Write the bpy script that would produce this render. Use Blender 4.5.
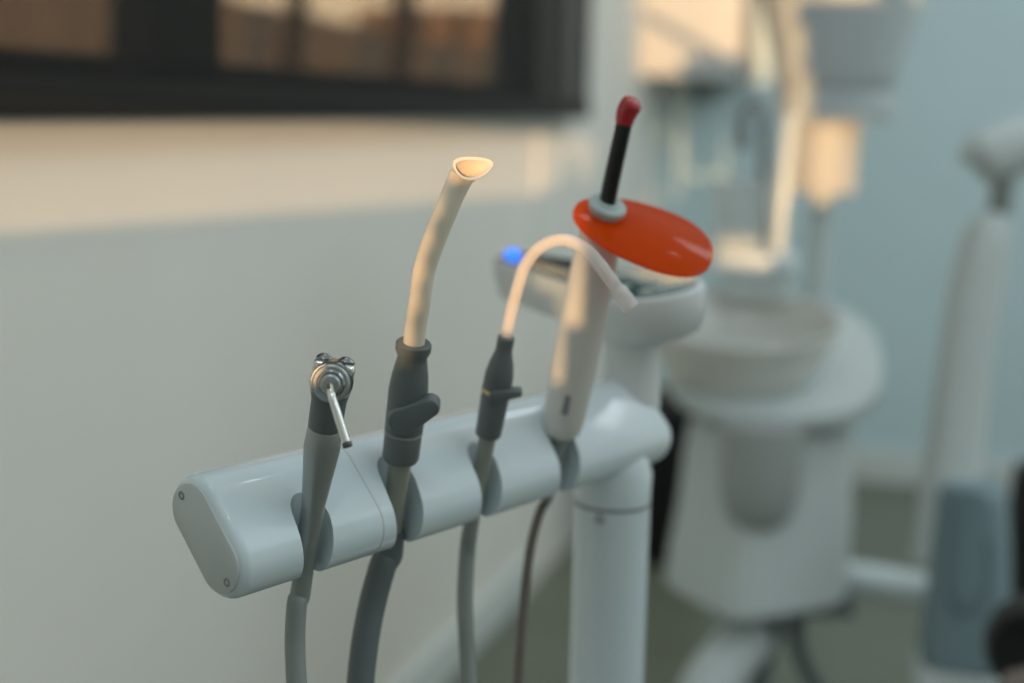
import bpy, bmesh, math, random
from mathutils import Vector, Matrix, noise

SC = bpy.context.scene
COL = SC.collection
for o in list(bpy.data.objects):
    bpy.data.objects.remove(o)
PI = math.pi
V = Vector
rad = math.radians

# ------------------------------------------------------------------ camera
FPX = 1422.0                      # focal length in pixels at 1024 wide (50 mm on 36 mm)
CAMP = V((0.0, 0.0, 1.2))
YAW, PITCH, ROLL = rad(17.2), rad(9.3), rad(1.3)
f0 = V((-math.sin(YAW), math.cos(YAW), 0))          # level forward
r0 = V((math.cos(YAW), math.sin(YAW), 0))           # level right
UP = V((0, 0, 1))
fwd = f0 * math.cos(PITCH) - UP * math.sin(PITCH)
u1 = UP * math.cos(PITCH) + f0 * math.sin(PITCH)
rgt = r0 * math.cos(ROLL) + u1 * math.sin(ROLL)
upc = u1 * math.cos(ROLL) - r0 * math.sin(ROLL)
cam_d = bpy.data.cameras.new('camera')
cam = bpy.data.objects.new('camera', cam_d)
COL.objects.link(cam)
cam.matrix_world = Matrix(((rgt.x, upc.x, -fwd.x, CAMP.x), (rgt.y, upc.y, -fwd.y, CAMP.y),
                           (rgt.z, upc.z, -fwd.z, CAMP.z), (0, 0, 0, 1)))
cam_d.sensor_width = 36.0
cam_d.lens = 50.0
cam_d.clip_start = 0.02
cam_d.dof.use_dof = True
cam_d.dof.focus_distance = 0.635
cam_d.dof.aperture_fstop = 3.5
SC.camera = cam
SC.view_settings.view_transform = 'Standard'
SC.view_settings.look = 'None'
SC.view_settings.exposure = 0.0
SC.view_settings.gamma = 1.0
SC.view_settings.use_curve_mapping = False

def P(px, py, d):
    """point seen at pixel (px,py), d metres ahead of the camera"""
    return CAMP + (fwd + rgt * ((px - 512) / FPX) - upc * ((py - 341.5) / FPX)) * d
def PZ(px, py, z):
    """point seen at pixel (px,py), lying at height z"""
    r = fwd + rgt * ((px - 512) / FPX) - upc * ((py - 341.5) / FPX)
    return CAMP + r * ((z - CAMP.z) / r.z)

# ------------------------------------------------------------------ light
world = bpy.data.worlds.new('sky')
SC.world = world
world.use_nodes = True
nt = world.node_tree
bg = nt.nodes['Background']
tc = nt.nodes.new('ShaderNodeTexCoord')
ramp = nt.nodes.new('ShaderNodeValToRGB')
mr = nt.nodes.new('ShaderNodeMapRange')
mr.inputs[1].default_value, mr.inputs[2].default_value = -1.0, 1.0
dt = nt.nodes.new('ShaderNodeVectorMath')
dt.operation = 'DOT_PRODUCT'
dt.inputs[1].default_value = (-0.47, 0.88, 0.05)               # towards the sunset glow
nt.links.new(tc.outputs['Generated'], dt.inputs[0])
nt.links.new(dt.outputs['Value'], mr.inputs[0])
nt.links.new(mr.outputs[0], ramp.inputs[0])
ramp.color_ramp.elements[0].position = 0.93
ramp.color_ramp.elements[0].color = (0.37, 0.42, 0.41, 1)
ramp.color_ramp.elements[1].position = 0.985
ramp.color_ramp.elements[1].color = (2.0, 1.45, 0.85, 1)      # evening glow beyond the window
nt.links.new(ramp.outputs[0], bg.inputs['Color'])
bg.inputs['Strength'].default_value = 1.42

def light(name, kind, loc, target, energy, color, **kw):
    l = bpy.data.lights.new(name, kind)
    l.energy = energy
    l.color = color
    for k, v in kw.items():
        setattr(l, k, v)
    o = bpy.data.objects.new(name, l)
    COL.objects.link(o)
    o.location = loc
    o.rotation_euler = (V(target) - V(loc)).to_track_quat('-Z', 'Y').to_euler()
    return o
SUNX, SUNZ = -0.25, -0.030        # low evening sun, travelling along the room
light('sun', 'SUN', (0, -6, 3), (SUNX, -5, 3 + SUNZ), 3.9, (1.0, 0.60, 0.27), angle=rad(0.3))
light('daylight', 'AREA', (1.7, 1.3, 2.5), (-0.15, 0.9, 1.0), 5.0, (0.80, 0.93, 1.0), shape='RECTANGLE', size=1.3, size_y=1.0)
light('back_wall_fill', 'AREA', (1.1, 2.9, 2.75), (0.6, 3.6, 0.8), 13.0, (0.84, 0.95, 1.0), shape='RECTANGLE', size=1.2, size_y=0.6)  # added fill, no real lamp: brightens the back of the room
for i, q in enumerate(((0.55, 0.1, 2.6), (-0.35, 1.3, 2.6), (0.6, 1.5, 2.6), (0.9, -0.6, 2.6), (1.3, 0.9, 2.6))):
    light('sparkle_light', 'POINT', q, (q[0], q[1], 0), 1.6, (0.9, 0.97, 1.0), shadow_soft_size=0.04)  # added point lights, for small glossy sparkles
light('ceiling_lamp', 'AREA', (-0.15, 0.15, 2.7), (-0.15, 0.55, 1.0), 2.0, (0.85, 0.95, 1.0), shape='RECTANGLE', size=0.3, size_y=0.3)

# ------------------------------------------------------------------ materials
def mat(name, color, rough=0.5, metal=0.0, spec=0.5, bump=0.0, bscale=40, var=0.0, vscale=6, trans=0.0,
        ior=1.45, emit=None, estr=0.0, coat=0.0, sss=0.0, alpha=1.0):
    m = bpy.data.materials.new(name)
    m.use_nodes = True
    n, l = m.node_tree.nodes, m.node_tree.links
    b = n['Principled BSDF']
    b.inputs['Base Color'].default_value = (*color, 1)
    b.inputs['Roughness'].default_value = rough
    b.inputs['Metallic'].default_value = metal
    b.inputs['Specular IOR Level'].default_value = spec
    b.inputs['Transmission Weight'].default_value = trans
    b.inputs['IOR'].default_value = ior
    b.inputs['Coat Weight'].default_value = coat
    b.inputs['Alpha'].default_value = alpha
    if sss:
        b.inputs['Subsurface Weight'].default_value = sss
        b.inputs['Subsurface Radius'].default_value = (0.004, 0.003, 0.002)
    if emit:
        b.inputs['Emission Color'].default_value = (*emit, 1)
        b.inputs['Emission Strength'].default_value = estr
    t = n.new('ShaderNodeTexCoord')
    if var:
        no = n.new('ShaderNodeTexNoise')
        no.inputs['Scale'].default_value = vscale
        no.inputs['Detail'].default_value = 5
        l.new(t.outputs['Object'], no.inputs['Vector'])
        r = n.new('ShaderNodeValToRGB')
        r.color_ramp.elements[0].position = 0.3
        r.color_ramp.elements[1].position = 0.7
        r.color_ramp.elements[0].color = (*[max(0, c * (1 - var)) for c in color], 1)
        r.color_ramp.elements[1].color = (*[min(1, c * (1 + var)) for c in color], 1)
        l.new(no.outputs['Fac'], r.inputs[0])
        l.new(r.outputs[0], b.inputs['Base Color'])
    if bump:
        no2 = n.new('ShaderNodeTexNoise')
        no2.inputs['Scale'].default_value = bscale
        no2.inputs['Detail'].default_value = 6
        l.new(t.outputs['Object'], no2.inputs['Vector'])
        bp = n.new('ShaderNodeBump')
        bp.inputs['Strength'].default_value = bump
        bp.inputs['Distance'].default_value = 0.002
        l.new(no2.outputs['Fac'], bp.inputs['Height'])
        l.new(bp.outputs[0], b.inputs['Normal'])
    return m

def see_through(name, color, fac, rough=0.6, tint=(1, 1, 1)):
    """part opaque, part clear: fac is the clear share"""
    m = bpy.data.materials.new(name)
    m.use_nodes = True
    n, l = m.node_tree.nodes, m.node_tree.links
    b = n['Principled BSDF']
    b.inputs['Base Color'].default_value = (*color, 1)
    b.inputs['Roughness'].default_value = rough
    tr = n.new('ShaderNodeBsdfTransparent')
    tr.inputs[0].default_value = (*tint, 1)
    mx = n.new('ShaderNodeMixShader')
    mx.inputs[0].default_value = fac
    l.new(b.outputs[0], mx.inputs[1])
    l.new(tr.outputs[0], mx.inputs[2])
    l.new(mx.outputs[0], n['Material Output'].inputs[0])
    return m

M = dict(
    wall=mat('white_wall_paint', (0.86, 0.83, 0.775), 0.7, bump=0.15, bscale=120, var=0.02, vscale=3),
    wall_blue=mat('pale_teal_wall_paint', (0.60, 0.75, 0.80), 0.7, bump=0.15, bscale=120, var=0.02, vscale=3),
    wall_grey=mat('grey_wall_paint', (0.55, 0.56, 0.54), 0.8, bump=0.1, bscale=90),
    floor=mat('olive_grey_vinyl', (0.150, 0.160, 0.118), 0.35, var=0.10, vscale=2.5, bump=0.05, bscale=60),
    skirting=mat('white_skirting_paint', (0.72, 0.76, 0.75), 0.4, var=0.01),
    plastic=mat('glossy_white_plastic', (0.62, 0.71, 0.76), 0.22, coat=0.3, var=0.01, vscale=20),
    reflect_warm=mat('reflection_warm_plastic', (0.66, 0.64, 0.61), 0.28, coat=0.3, var=0.01, vscale=20),  # white plastic with the shield's orange reflection put into its tint
    neutral=mat('neutral_white_plastic', (0.62, 0.66, 0.67), 0.28, coat=0.3, var=0.01, vscale=20),
    cap=mat('shade_grey_cap_plastic', (0.50, 0.53, 0.53), 0.35, var=0.02, vscale=30),  # darker than the bar: shade of the turned-away face is in the colour
    seam=mat('seam_dark_grey', (0.22, 0.24, 0.25), 0.6, var=0.02),  # one dark grey shared by seams, screws and the switch
    screw=mat('dark_screw_steel', (0.10, 0.10, 0.10), 0.4, metal=0.6, var=0.05),
    cream=mat('cream_plastic', (0.83, 0.73, 0.61), 0.4, var=0.02, vscale=60),
    darkgrey=mat('dark_grey_rubber_plastic', (0.120, 0.135, 0.140), 0.42, var=0.06, vscale=60),
    valve=mat('valve_grey_plastic', (0.13, 0.15, 0.16), 0.38, var=0.05, vscale=60),
    hose=mat('grey_silicone_hose', (0.25, 0.275, 0.265), 0.5, var=0.05, vscale=40),
    hose_dark=mat('slate_grey_hose', (0.11, 0.13, 0.14), 0.5, var=0.05, vscale=40),
    stem=mat('pale_grey_hose_end', (0.27, 0.28, 0.24), 0.4, var=0.05, vscale=40),
    cord=mat('taupe_cord', (0.15, 0.125, 0.11), 0.55, var=0.06, vscale=40),
    satin=mat('satin_grey_metal', (0.36, 0.38, 0.38), 0.36, metal=0.6, var=0.04, vscale=60),
    chrome=mat('polished_chrome', (0.72, 0.72, 0.70), 0.10, metal=1.0, var=0.02),
    darkchrome=mat('dark_chrome', (0.26, 0.28, 0.30), 0.18, metal=1.0, var=0.02),
    sun_ring=mat('sun_tinted_steel', (0.62, 0.48, 0.30), 0.3, metal=1.0, var=0.02),  # steel with its gold sunlight put into the base colour
    black=mat('black_glossy_plastic', (0.010, 0.010, 0.011), 0.28, var=0.05),
    blackmatt=mat('black_upholstery', (0.012, 0.013, 0.014), 0.55, bump=0.2, bscale=200, var=0.05),
    taupe=mat('taupe_upholstery', (0.16, 0.13, 0.11), 0.6, bump=0.2, bscale=200, var=0.05),
    red=mat('red_plastic', (0.42, 0.018, 0.03), 0.22, coat=0.4, var=0.05),
    collar=mat('pale_blue_grey_collar', (0.42, 0.50, 0.50), 0.3, var=0.02),
    teal=mat('dark_teal_touch_glass', (0.06, 0.12, 0.13), 0.12, coat=0.5, var=0.05),
    icon=mat('pale_green_icon_ink', (0.42, 0.50, 0.40), 0.4, var=0.02),
    led=mat('blue_led', (0.02, 0.10, 0.6), 0.3, emit=(0.03, 0.20, 1.0), estr=1.6),
    bowl=mat('white_porcelain', (0.70, 0.70, 0.67), 0.15, coat=0.4, var=0.01),
    unit=mat('pale_grey_unit_plastic', (0.59, 0.65, 0.66), 0.4, var=0.01),
    unitdark=mat('mid_grey_unit_plastic', (0.40, 0.43, 0.43), 0.4, var=0.01),
    bluegrey=mat('blue_grey_plastic', (0.19, 0.27, 0.305), 0.45, var=0.03),
    groove=mat('dark_blue_grey_groove', (0.13, 0.19, 0.22), 0.5, var=0.03),
    housing=mat('lamp_housing_plastic', (0.50, 0.55, 0.58), 0.4, var=0.01),
    collarlit=mat('ivory_sleeve', (0.52, 0.52, 0.50), 0.45, var=0.02),
    cabinet=mat('cream_cabinet_laminate', (0.57, 0.58, 0.58), 0.45, var=0.01),
    cabside=mat('shaded_cabinet_side', (0.44, 0.36, 0.31), 0.5, var=0.02),  # brown shade of the cupboard's unlit side, put into the colour
    rail=mat('black_blind_rail', (0.014, 0.012, 0.0105), 0.6, spec=0.3, var=0.04),
    frame=mat('dark_window_frame', (0.022, 0.022, 0.024), 0.4, var=0.04),
    brown=mat('brown_render_wall', (0.55, 0.34, 0.20), 0.8, bump=0.3, bscale=10, var=0.15, vscale=1.5),
    trunk=mat('dark_bark', (0.06, 0.045, 0.035), 0.9, bump=0.5, bscale=20, var=0.1),
    bin=mat('black_bin_plastic', (0.008, 0.009, 0.010), 0.45, var=0.05),
)
# orange see-through shield: tinted acrylic
def orange():
    m = bpy.data.materials.new('orange_acrylic')
    m.use_nodes = True
    n, l = m.node_tree.nodes, m.node_tree.links
    b = n['Principled BSDF']
    b.inputs['Specular IOR Level'].default_value = 0.25
    b.inputs['Base Color'].default_value = (0.90, 0.15, 0.006, 1)
    b.inputs['Roughness'].default_value = 0.12
    tl = n.new('ShaderNodeBsdfTranslucent'); tl.inputs[0].default_value = (0.95, 0.17, 0.01, 1)
    tr = n.new('ShaderNodeBsdfTransparent'); tr.inputs[0].default_value = (0.95, 0.16, 0.01, 1)
    no = n.new('ShaderNodeTexNoise'); no.inputs['Scale'].default_value = 20
    m1 = n.new('ShaderNodeMixShader'); m1.inputs[0].default_value = 0.60
    m2 = n.new('ShaderNodeMixShader'); m2.inputs[0].default_value = 0.22
    l.new(b.outputs[0], m1.inputs[1]); l.new(tl.outputs[0], m1.inputs[2])
    l.new(m1.outputs[0], m2.inputs[1]); l.new(tr.outputs[0], m2.inputs[2])
    l.new(m2.outputs[0], n['Material Output'].inputs[0])
    return m
M['orange'] = orange()
M['clear'] = see_through('clear_pinkish_plastic', (0.92, 0.88, 0.87), 0.58, 0.10, (1, 0.96, 0.95))
M['cup'] = see_through('clear_cup_plastic', (0.75, 0.80, 0.80), 0.66, 0.1)
M['fabric'] = see_through('black_screen_fabric', (0.016, 0.013, 0.011), 0.46, 0.8)
M['glass'] = see_through('window_glass', (0.03, 0.03, 0.03), 0.97, 0.3)

# ------------------------------------------------------------------ helpers
def tag(o, label, cat, group=None):
    o['label'] = label
    o['category'] = cat
    if group:
        o['group'] = group
    return o
def thing(name, loc, label, cat, group=None):
    o = bpy.data.objects.new(name, None)
    o.empty_display_size = 0.02
    COL.objects.link(o)
    o.location = loc
    return tag(o, label, cat, group)
def origin(o):
    p = V((0, 0, 0))
    while o:
        p += V(o.location)
        o = o.parent
    return p
PIV = []
def obj(name, bm, m, parent=None, smooth=True, angle=40):
    """one mesh object from a bmesh in world coordinates"""
    if PIV:
        bmesh.ops.rotate(bm, verts=bm.verts, cent=PIV[0], matrix=PIV[1])
    bmesh.ops.recalc_face_normals(bm, faces=bm.faces)
    if parent:
        bmesh.ops.translate(bm, verts=bm.verts, vec=-origin(parent))
    else:
        lo = V([min(v.co[i] for v in bm.verts) for i in range(3)])
        hi = V([max(v.co[i] for v in bm.verts) for i in range(3)])
        base = V(((lo.x + hi.x) / 2, (lo.y + hi.y) / 2, lo.z))
        bmesh.ops.translate(bm, verts=bm.verts, vec=-base)
    me = bpy.data.meshes.new(name)
    bm.to_mesh(me)
    bm.free()
    me.materials.append(M[m] if isinstance(m, str) else m)
    if smooth:
        for p in me.polygons:
            p.use_smooth = True
        try:
            me.set_sharp_from_angle(angle=rad(angle))
        except Exception:
            pass
    o = bpy.data.objects.new(name, me)
    COL.objects.link(o)
    if parent:
        o.parent = parent
    else:
        o.location = base
    return o
def struct(name, bm, m, parent=None, smooth=False):
    o = obj(name, bm, m, parent, smooth)
    if not parent:
        o['kind'] = 'structure'
    return o
def frame(axis, hint=None):
    z = V(axis).normalized()
    h = V(hint) if hint else (V((0, 0, 1)) if abs(z.z) < 0.9 else V((1, 0, 0)))
    x = (h - z * h.dot(z)).normalized()
    return x, z.cross(x), z
def lathe(bm, base, axis, prof, n=40, hint=None, sx=1.0, sy=1.0):
    """prof: list of (radius, distance along axis); radius 0 closes"""
    x, y, z = frame(axis, hint)
    base = V(base)
    rings = []
    for r, s in prof:
        c = base + z * s
        if r < 1e-7:
            rings.append([bm.verts.new(c)])
        else:
            rings.append([bm.verts.new(c + (x * math.cos(2 * PI * i / n) * sx + y * math.sin(2 * PI * i / n) * sy) * r) for i in range(n)])
    skin(bm, rings)
    return bm
def skin(bm, rings):
    for a, b in zip(rings[:-1], rings[1:]):
        if len(a) == 1 and len(b) == 1:
            continue
        n = max(len(a), len(b))
        for i in range(n):
            j = (i + 1) % n
            if len(a) == 1:
                bm.faces.new((a[0], b[i], b[j]))
            elif len(b) == 1:
                bm.faces.new((a[i], a[j], b[0]))
            else:
                bm.faces.new((a[i], a[j], b[j], b[i]))
def caps(bm, rings):
    for r in (rings[0], rings[-1]):
        if len(r) > 2:
            bm.faces.new(r)
def spline(pts, k=10):
    """Catmull-Rom through pts (Vectors or tuples of any length)"""
    pts = [V(p) if not isinstance(p, Vector) else p for p in pts]
    out = []
    n = len(pts)
    for i in range(n - 1):
        p0, p1, p2, p3 = pts[max(i - 1, 0)], pts[i], pts[i + 1], pts[min(i + 2, n - 1)]
        for j in range(k):
            t = j / k
            out.append(0.5 * ((2 * p1) + (p2 - p0) * t + (2 * p0 - 5 * p1 + 4 * p2 - p3) * t * t + (3 * p1 - p0 - 3 * p2 + p3) * t ** 3))
    out.append(pts[-1])
    return out
def tube(bm, pts, r, n=20, k=10, closed=True, sy=1.0, hint=None):
    """swept tube; r a number or a list matching pts"""
    if isinstance(r, (int, float)):
        r = [r] * len(pts)
    q = spline([V((*p, rr)) for p, rr in zip(pts, r)], k)
    path = [V(p[:3]) for p in q]
    rr = [p[3] for p in q]
    rings = []
    x = None
    for i, p in enumerate(path):
        t = (path[min(i + 1, len(path) - 1)] - path[max(i - 1, 0)]).normalized()
        if x is None:
            x, y, _ = frame(t, hint)
        else:
            x = (x - t * x.dot(t)).normalized()
            y = t.cross(x)
        rings.append([bm.verts.new(p + (x * math.cos(2 * PI * j / n) + y * math.sin(2 * PI * j / n) * sy) * rr[i]) for j in range(n)])
    skin(bm, rings)
    if closed:
        caps(bm, rings)
    return bm
def box(bm, c, s, bev=0.0, ax=None, seg=3):
    """box centre c, full size s, along axes ax"""
    ax = ax or (V((1, 0, 0)), V((0, 1, 0)), V((0, 0, 1)))
    t = bmesh.new()
    bmesh.ops.create_cube(t, size=1.0)
    for v in t.verts:
        v.co = V((v.co.x * s[0], v.co.y * s[1], v.co.z * s[2]))
    if bev:
        bmesh.ops.bevel(t, geom=t.edges[:], offset=bev, segments=seg, profile=0.5, affect='EDGES')
    vm = {}
    for v in t.verts:
        vm[v] = bm.verts.new(V(c) + ax[0] * v.co.x + ax[1] * v.co.y + ax[2] * v.co.z)
    for f in t.faces:
        bm.faces.new([vm[v] for v in f.verts])
    t.free()
    return bm
def bb(x0, x1, y0, y1, z0, z1, bev=0.0):
    return box(bmesh.new(), ((x0 + x1) / 2, (y0 + y1) / 2, (z0 + z1) / 2), (x1 - x0, y1 - y0, z1 - z0), bev)
def loft(bm, sections, cap=True):
    rings = [[bm.verts.new(p) for p in s] for s in sections]
    skin(bm, rings)
    if cap:
        caps(bm, rings)
    return bm
def superell(c, ax, ay, a, b, e=4.0, n=48):
    out = []
    for i in range(n):
        t = 2 * PI * i / n
        ct, st = math.cos(t), math.sin(t)
        out.append(V(c) + ax * (a * math.copysign(abs(ct) ** (2 / e), ct)) + ay * (b * math.copysign(abs(st) ** (2 / e), st)))
    return out
def cut(o, cutter_bm):
    """subtract a bmesh (world coordinates) from object o"""
    bmesh.ops.recalc_face_normals(cutter_bm, faces=cutter_bm.faces)
    bmesh.ops.translate(cutter_bm, verts=cutter_bm.verts, vec=-origin(o))
    me = bpy.data.meshes.new('cutter')
    cutter_bm.to_mesh(me)
    cutter_bm.free()
    c = bpy.data.objects.new('cutter', me)
    COL.objects.link(c)
    c.location = origin(o)
    md = o.modifiers.new('cut', 'BOOLEAN')
    md.operation = 'DIFFERENCE'
    md.object = c
    md.solver = 'EXACT'
    bpy.context.view_layer.update()
    dg = bpy.context.evaluated_depsgraph_get()
    new = bpy.data.meshes.new_from_object(o.evaluated_get(dg))
    o.modifiers.clear()
    o.data = new
    bpy.data.objects.remove(c)
    for p in o.data.polygons:
        p.use_smooth = True
    o.data.set_sharp_from_angle(angle=rad(35))

# ------------------------------------------------------------------ the room
WX, YB, YR = -0.97, 4.77, -1.3        # left wall, back wall, rear sun mask
struct('floor', bb(-1.3, 4.5, -1.6, 5.1, -0.05, 0.0), 'floor')
WIN = (0.95, 3.42, 1.205, 2.5)          # window opening: y0, y1, z0, z1
bm = bmesh.new()
for (y0, y1, z0, z1) in ((YR, WIN[0], 0, 2.8), (WIN[0], WIN[1], 0, WIN[2]), (WIN[0], WIN[1], WIN[3], 2.8), (WIN[1], YB, 0, 2.8)):
    box(bm, (WX - 0.075, (y0 + y1) / 2, (z0 + z1) / 2), (0.15, y1 - y0, z1 - z0))
struct('wall_left', bm, 'wall')
struct('wall_back', bb(WX - 0.15, 4.5, YB, YB + 0.15, 0, 2.8), 'wall_blue')
# unseen rear wall added to mask the sun; its openings shape the light
def rear(x0, z0):                       # a point given where its sun ray crosses y=0
    return x0 + SUNX * YR, z0 + SUNZ * YR
holes = [(-0.90, -0.14, 1.095, 1.24), (-0.14, -0.119, 1.100, 1.24), (-0.119, -0.097, 1.112, 1.24), (-0.097, -0.0855, 1.10, 1.125),
         (-0.097, -0.082, 1.125, 1.14), (-0.097, -0.079, 1.14, 1.155), (-0.097, -0.0755, 1.155, 1.17), (-0.097, -0.071, 1.17, 1.187),
         (-0.097, -0.045, 1.187, 1.24), (-0.024, -0.0145, 1.075, 1.11), (-0.052, -0.0045, 1.108, 1.24),
         (0.272, 0.318, 1.40, 1.445), (0.285, 0.332, 1.33, 1.40), (0.295, 0.345, 1.26, 1.33), (0.12, 0.58, 1.445, 2.3), (0.314, 0.445, 1.13, 1.26),
         (0.282, 0.316, 1.05, 1.26), (0.18, 0.282, 1.033, 1.075), (0.222, 0.246, 1.255, 1.29)]
xs = sorted({-1.4, 4.5} | {rear(v, 0)[0] for h in holes for v in h[:2]})
zs = sorted({0.0, 2.8} | {rear(0, v)[1] for h in holes for v in h[2:]})
bm = bmesh.new()
for i in range(len(zs) - 1):
    zc = (zs[i] + zs[i + 1]) / 2
    for j in range(len(xs) - 1):
        xc = (xs[j] + xs[j + 1]) / 2
        if not any(rear(h[0], 0)[0] < xc < rear(h[1], 0)[0] and rear(0, h[2])[1] < zc < rear(0, h[3])[1] for h in holes):
            box(bm, (xc, YR, zc), (xs[j + 1] - xs[j], 0.008, zs[i + 1] - zs[i]))
p0, p1 = V((rear(0.135, 0)[0], YR, rear(0, 1.63)[1])), V((rear(0.50, 0)[0], YR, rear(0, 1.435)[1]))
dl = (p1 - p0).normalized()
box(bm, (p0 + p1) / 2, ((p1 - p0).length, 0.008, 0.028), 0, (dl, V((0, 1, 0)), V((-dl.z, 0, dl.x))))   # slanting bar added to shade a band of the cupboard door
struct('sun_mask_wall', bm, 'wall_grey')
# skirting
struct('baseboard_left', bb(WX, WX + 0.014, YR, 3.30, 0, 0.10, 0.004), 'skirting')
struct('baseboard_back', bb(WX, 4.5, YB - 0.014, YB, 0, 0.11, 0.004), 'skirting')
struct('trim_1', bb(WX, WX + 0.006, 3.30, 3.40, 0, 2.8, 0.002), 'wall')

# window in the left wall
wf = struct('window_1', bb(WX - 0.10, WX - 0.04, WIN[0], WIN[0] + 0.10, WIN[2], WIN[3], 0.004), 'frame')
bm = bmesh.new()
for (y0, y1, z0, z1) in ((WIN[0], WIN[1], WIN[2], WIN[2] + 0.05), (WIN[0], WIN[1], WIN[3] - 0.05, WIN[3]), (WIN[1] - 0.16, WIN[1], WIN[2], WIN[3]), (1.66, 1.84, WIN[2], WIN[3])):
    box(bm, (WX - 0.07, (y0 + y1) / 2, (z0 + z1) / 2), (0.06, y1 - y0, z1 - z0), 0.004)
struct('window_frame', bm, 'frame', wf)
struct('window_glass', bb(WX - 0.072, WX - 0.066, WIN[0] + 0.05, WIN[1] - 0.05, WIN[2] + 0.02, WIN[3] - 0.02), 'glass', wf)

# roller blind hung in front of the window
bx = WX + 0.055
rb = thing('roller_blind', (bx, 2.2, 1.19), 'black see-through roller blind hanging over the window on the white wall', 'blind')
obj('blind_fabric', bb(bx - 0.0006, bx + 0.0006, 0.80, 3.555, 1.21, 2.6), 'fabric', rb)
obj('bottom_rail', bb(bx - 0.009, bx + 0.009, 0.80, 3.56, 1.178, 1.222, 0.004), 'rail', rb)
obj('fabric_hem', bb(bx - 0.003, bx + 0.003, 3.47, 3.558, 1.222, 2.6, 0.001), 'rail', rb)
obj('roller_tube', lathe(bmesh.new(), (bx, 0.78, 2.62), (0, 1, 0), [(0, 0), (0.03, 0), (0.03, 2.74), (0, 2.74)], 24), 'rail', rb)

# outside: a low brown building and trunks, sky above them
bl = thing('neighbouring_building', (-6.5, 8, -1), 'brown rendered building outside, seen through the black roller blind', 'building')
bm = bmesh.new()
loft(bm, [[V((x, y, z)) for (y, z) in ((-6, -1), (30, -1), (30, 2.6), (19.5, 2.6), (19.5, 1.98), (12.3, 2.14), (10.6, 2.3), (10.6, 3.2), (-6, 3.2))] for x in (-6.5, -8.5)])
obj('outer_wall', bm, 'brown', bl, smooth=False)
bm = bmesh.new()
box(bm, (-6.47, 4.2, 1.3), (0.1, 1.2, 0.9), 0.01)
obj('dark_opening', bm, 'frame', bl, smooth=False)
for i, (y, r, lean) in enumerate(((11.2, 0.10, 0.25), (14.0, 0.13, -0.2), (8.6, 0.07, 0.1))):
    t = tube(bmesh.new(), [V((-5.6, y, -1)), V((-5.6, y + lean * 0.5, 1)), V((-5.5, y + lean, 2.4)), V((-5.4, y + lean * 2, 4))], [r * 1.2, r, r * 0.9, r * 0.5], 12, 5)
    o = obj('tree_trunk', t, 'trunk')
    tag(o, ['slim dark tree trunk outside, in the middle of the window', 'thicker dark tree trunk outside, towards the far end of the window', 'thinnest dark tree trunk outside, next to the window mullion'][i], 'tree', 'trees outside the window')

# ------------------------------------------------------------------ the assistant's arm: post, holder bar, control panel
A = P(206, 531, 0.622)
B = P(616, 429, 0.868)
zbar = (A.z + B.z) / 2
A.z = B.z = zbar
T = (B - A).normalized()
H = V((T.y, -T.x, 0))                # towards the assistant (right-near)
if H.dot(r0) < 0:
    H = -H
TH = rad(42)
LA = UP * math.cos(TH) - H * math.sin(TH)
LB = UP * math.sin(TH) + H * math.cos(TH)
LC, RR = 0.0138, 0.0161               # half centre distance, end radius
def stadium(c, r, lc=LC, n=16):
    out = []
    for sgn in (1, -1):
        for i in range(n + 1):
            a = PI * i / n
            out.append(c + LA * (sgn * lc) + (LB * math.cos(a) + LA * math.sin(a)) * (r * sgn))
    return out
BL = (B - A).length + 0.036
root = thing('assistant_arm', (B.x, B.y, 0.0), 'white instrument holder bar on a round post with a touch panel on top', 'instrument holder')
secs = []
for i in range(8):
    a = PI / 2 * i / 7
    secs.append(stadium(A + T * (0.005 * (1 - math.cos(a))), RR - 0.005 + 0.005 * math.sin(a)))
for s in (0.05, 0.1, 0.15, 0.2, 0.25):
    secs.append(stadium(A + T * s, RR))
R2 = 0.0168
for i in range(12):
    a = PI / 2 * i / 11
    k = math.cos(a)
    secs.append(stadium(A + T * (BL - R2 + R2 * math.sin(a)), max(RR - R2 + R2 * k, 0.0006), LC * (0.72 + 0.28 * k)))
bar = obj('holder_bar', loft(bmesh.new(), secs), 'plastic', root)

# instruments: (bottom pixel, depth) and (top pixel, depth) of each axis
AX = dict(
    syringe=((303, 575, 0.660), (332, 380, 0.618)),
    suction=((391, 540, 0.710), (414, 342, 0.668)),
    ejector=((472, 520, 0.757), (506.5, 336, 0.718)),
    light=((549, 492, 0.811), (606, 206, 0.750)),
)
def axis(k):
    a, b = P(*AX[k][0]), P(*AX[k][1])
    return a, (b - a).normalized(), (b - a).length
def row(k, py):
    """distance along the axis of instrument k of the point seen at picture row py"""
    a, d, L = axis(k)
    lo, hi = -0.2, 0.4
    for _ in range(50):
        m = (lo + hi) / 2
        q = a + d * m - CAMP
        y_ = 341.5 - FPX * q.dot(upc) / q.dot(fwd)
        lo, hi = (m, hi) if y_ > py else (lo, m)
    return lo
for k, rb, rt in (('syringe', 0.0066, 0.0110), ('suction', 0.0072, 0.0112), ('ejector', 0.0058, 0.0096), ('light', 0.0062, 0.0112)):
    a, d, L = axis(k)
    # slot: a tapering channel along the instrument, open towards the assistant
    bmc = bmesh.new()
    x, y, z = frame(d, (H * 0.94 - T * 0.34))
    sec = []
    for s, rc in ((-0.06, rb), (0.0, rb), (0.045, rt), (0.10, rt)):
        ring = []
        for i in range(17):
            t = PI / 2 + PI * i / 16
            ring.append(a + d * s + x * (math.cos(t) * rc) + y * (math.sin(t) * rc))
        ring.append(a + d * s + x * 0.05 - y * rc)
        ring.append(a + d * s + x * 0.05 + y * rc)
        sec.append(ring)
    loft(bmc, sec)
    cut(bar, bmc)

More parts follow.
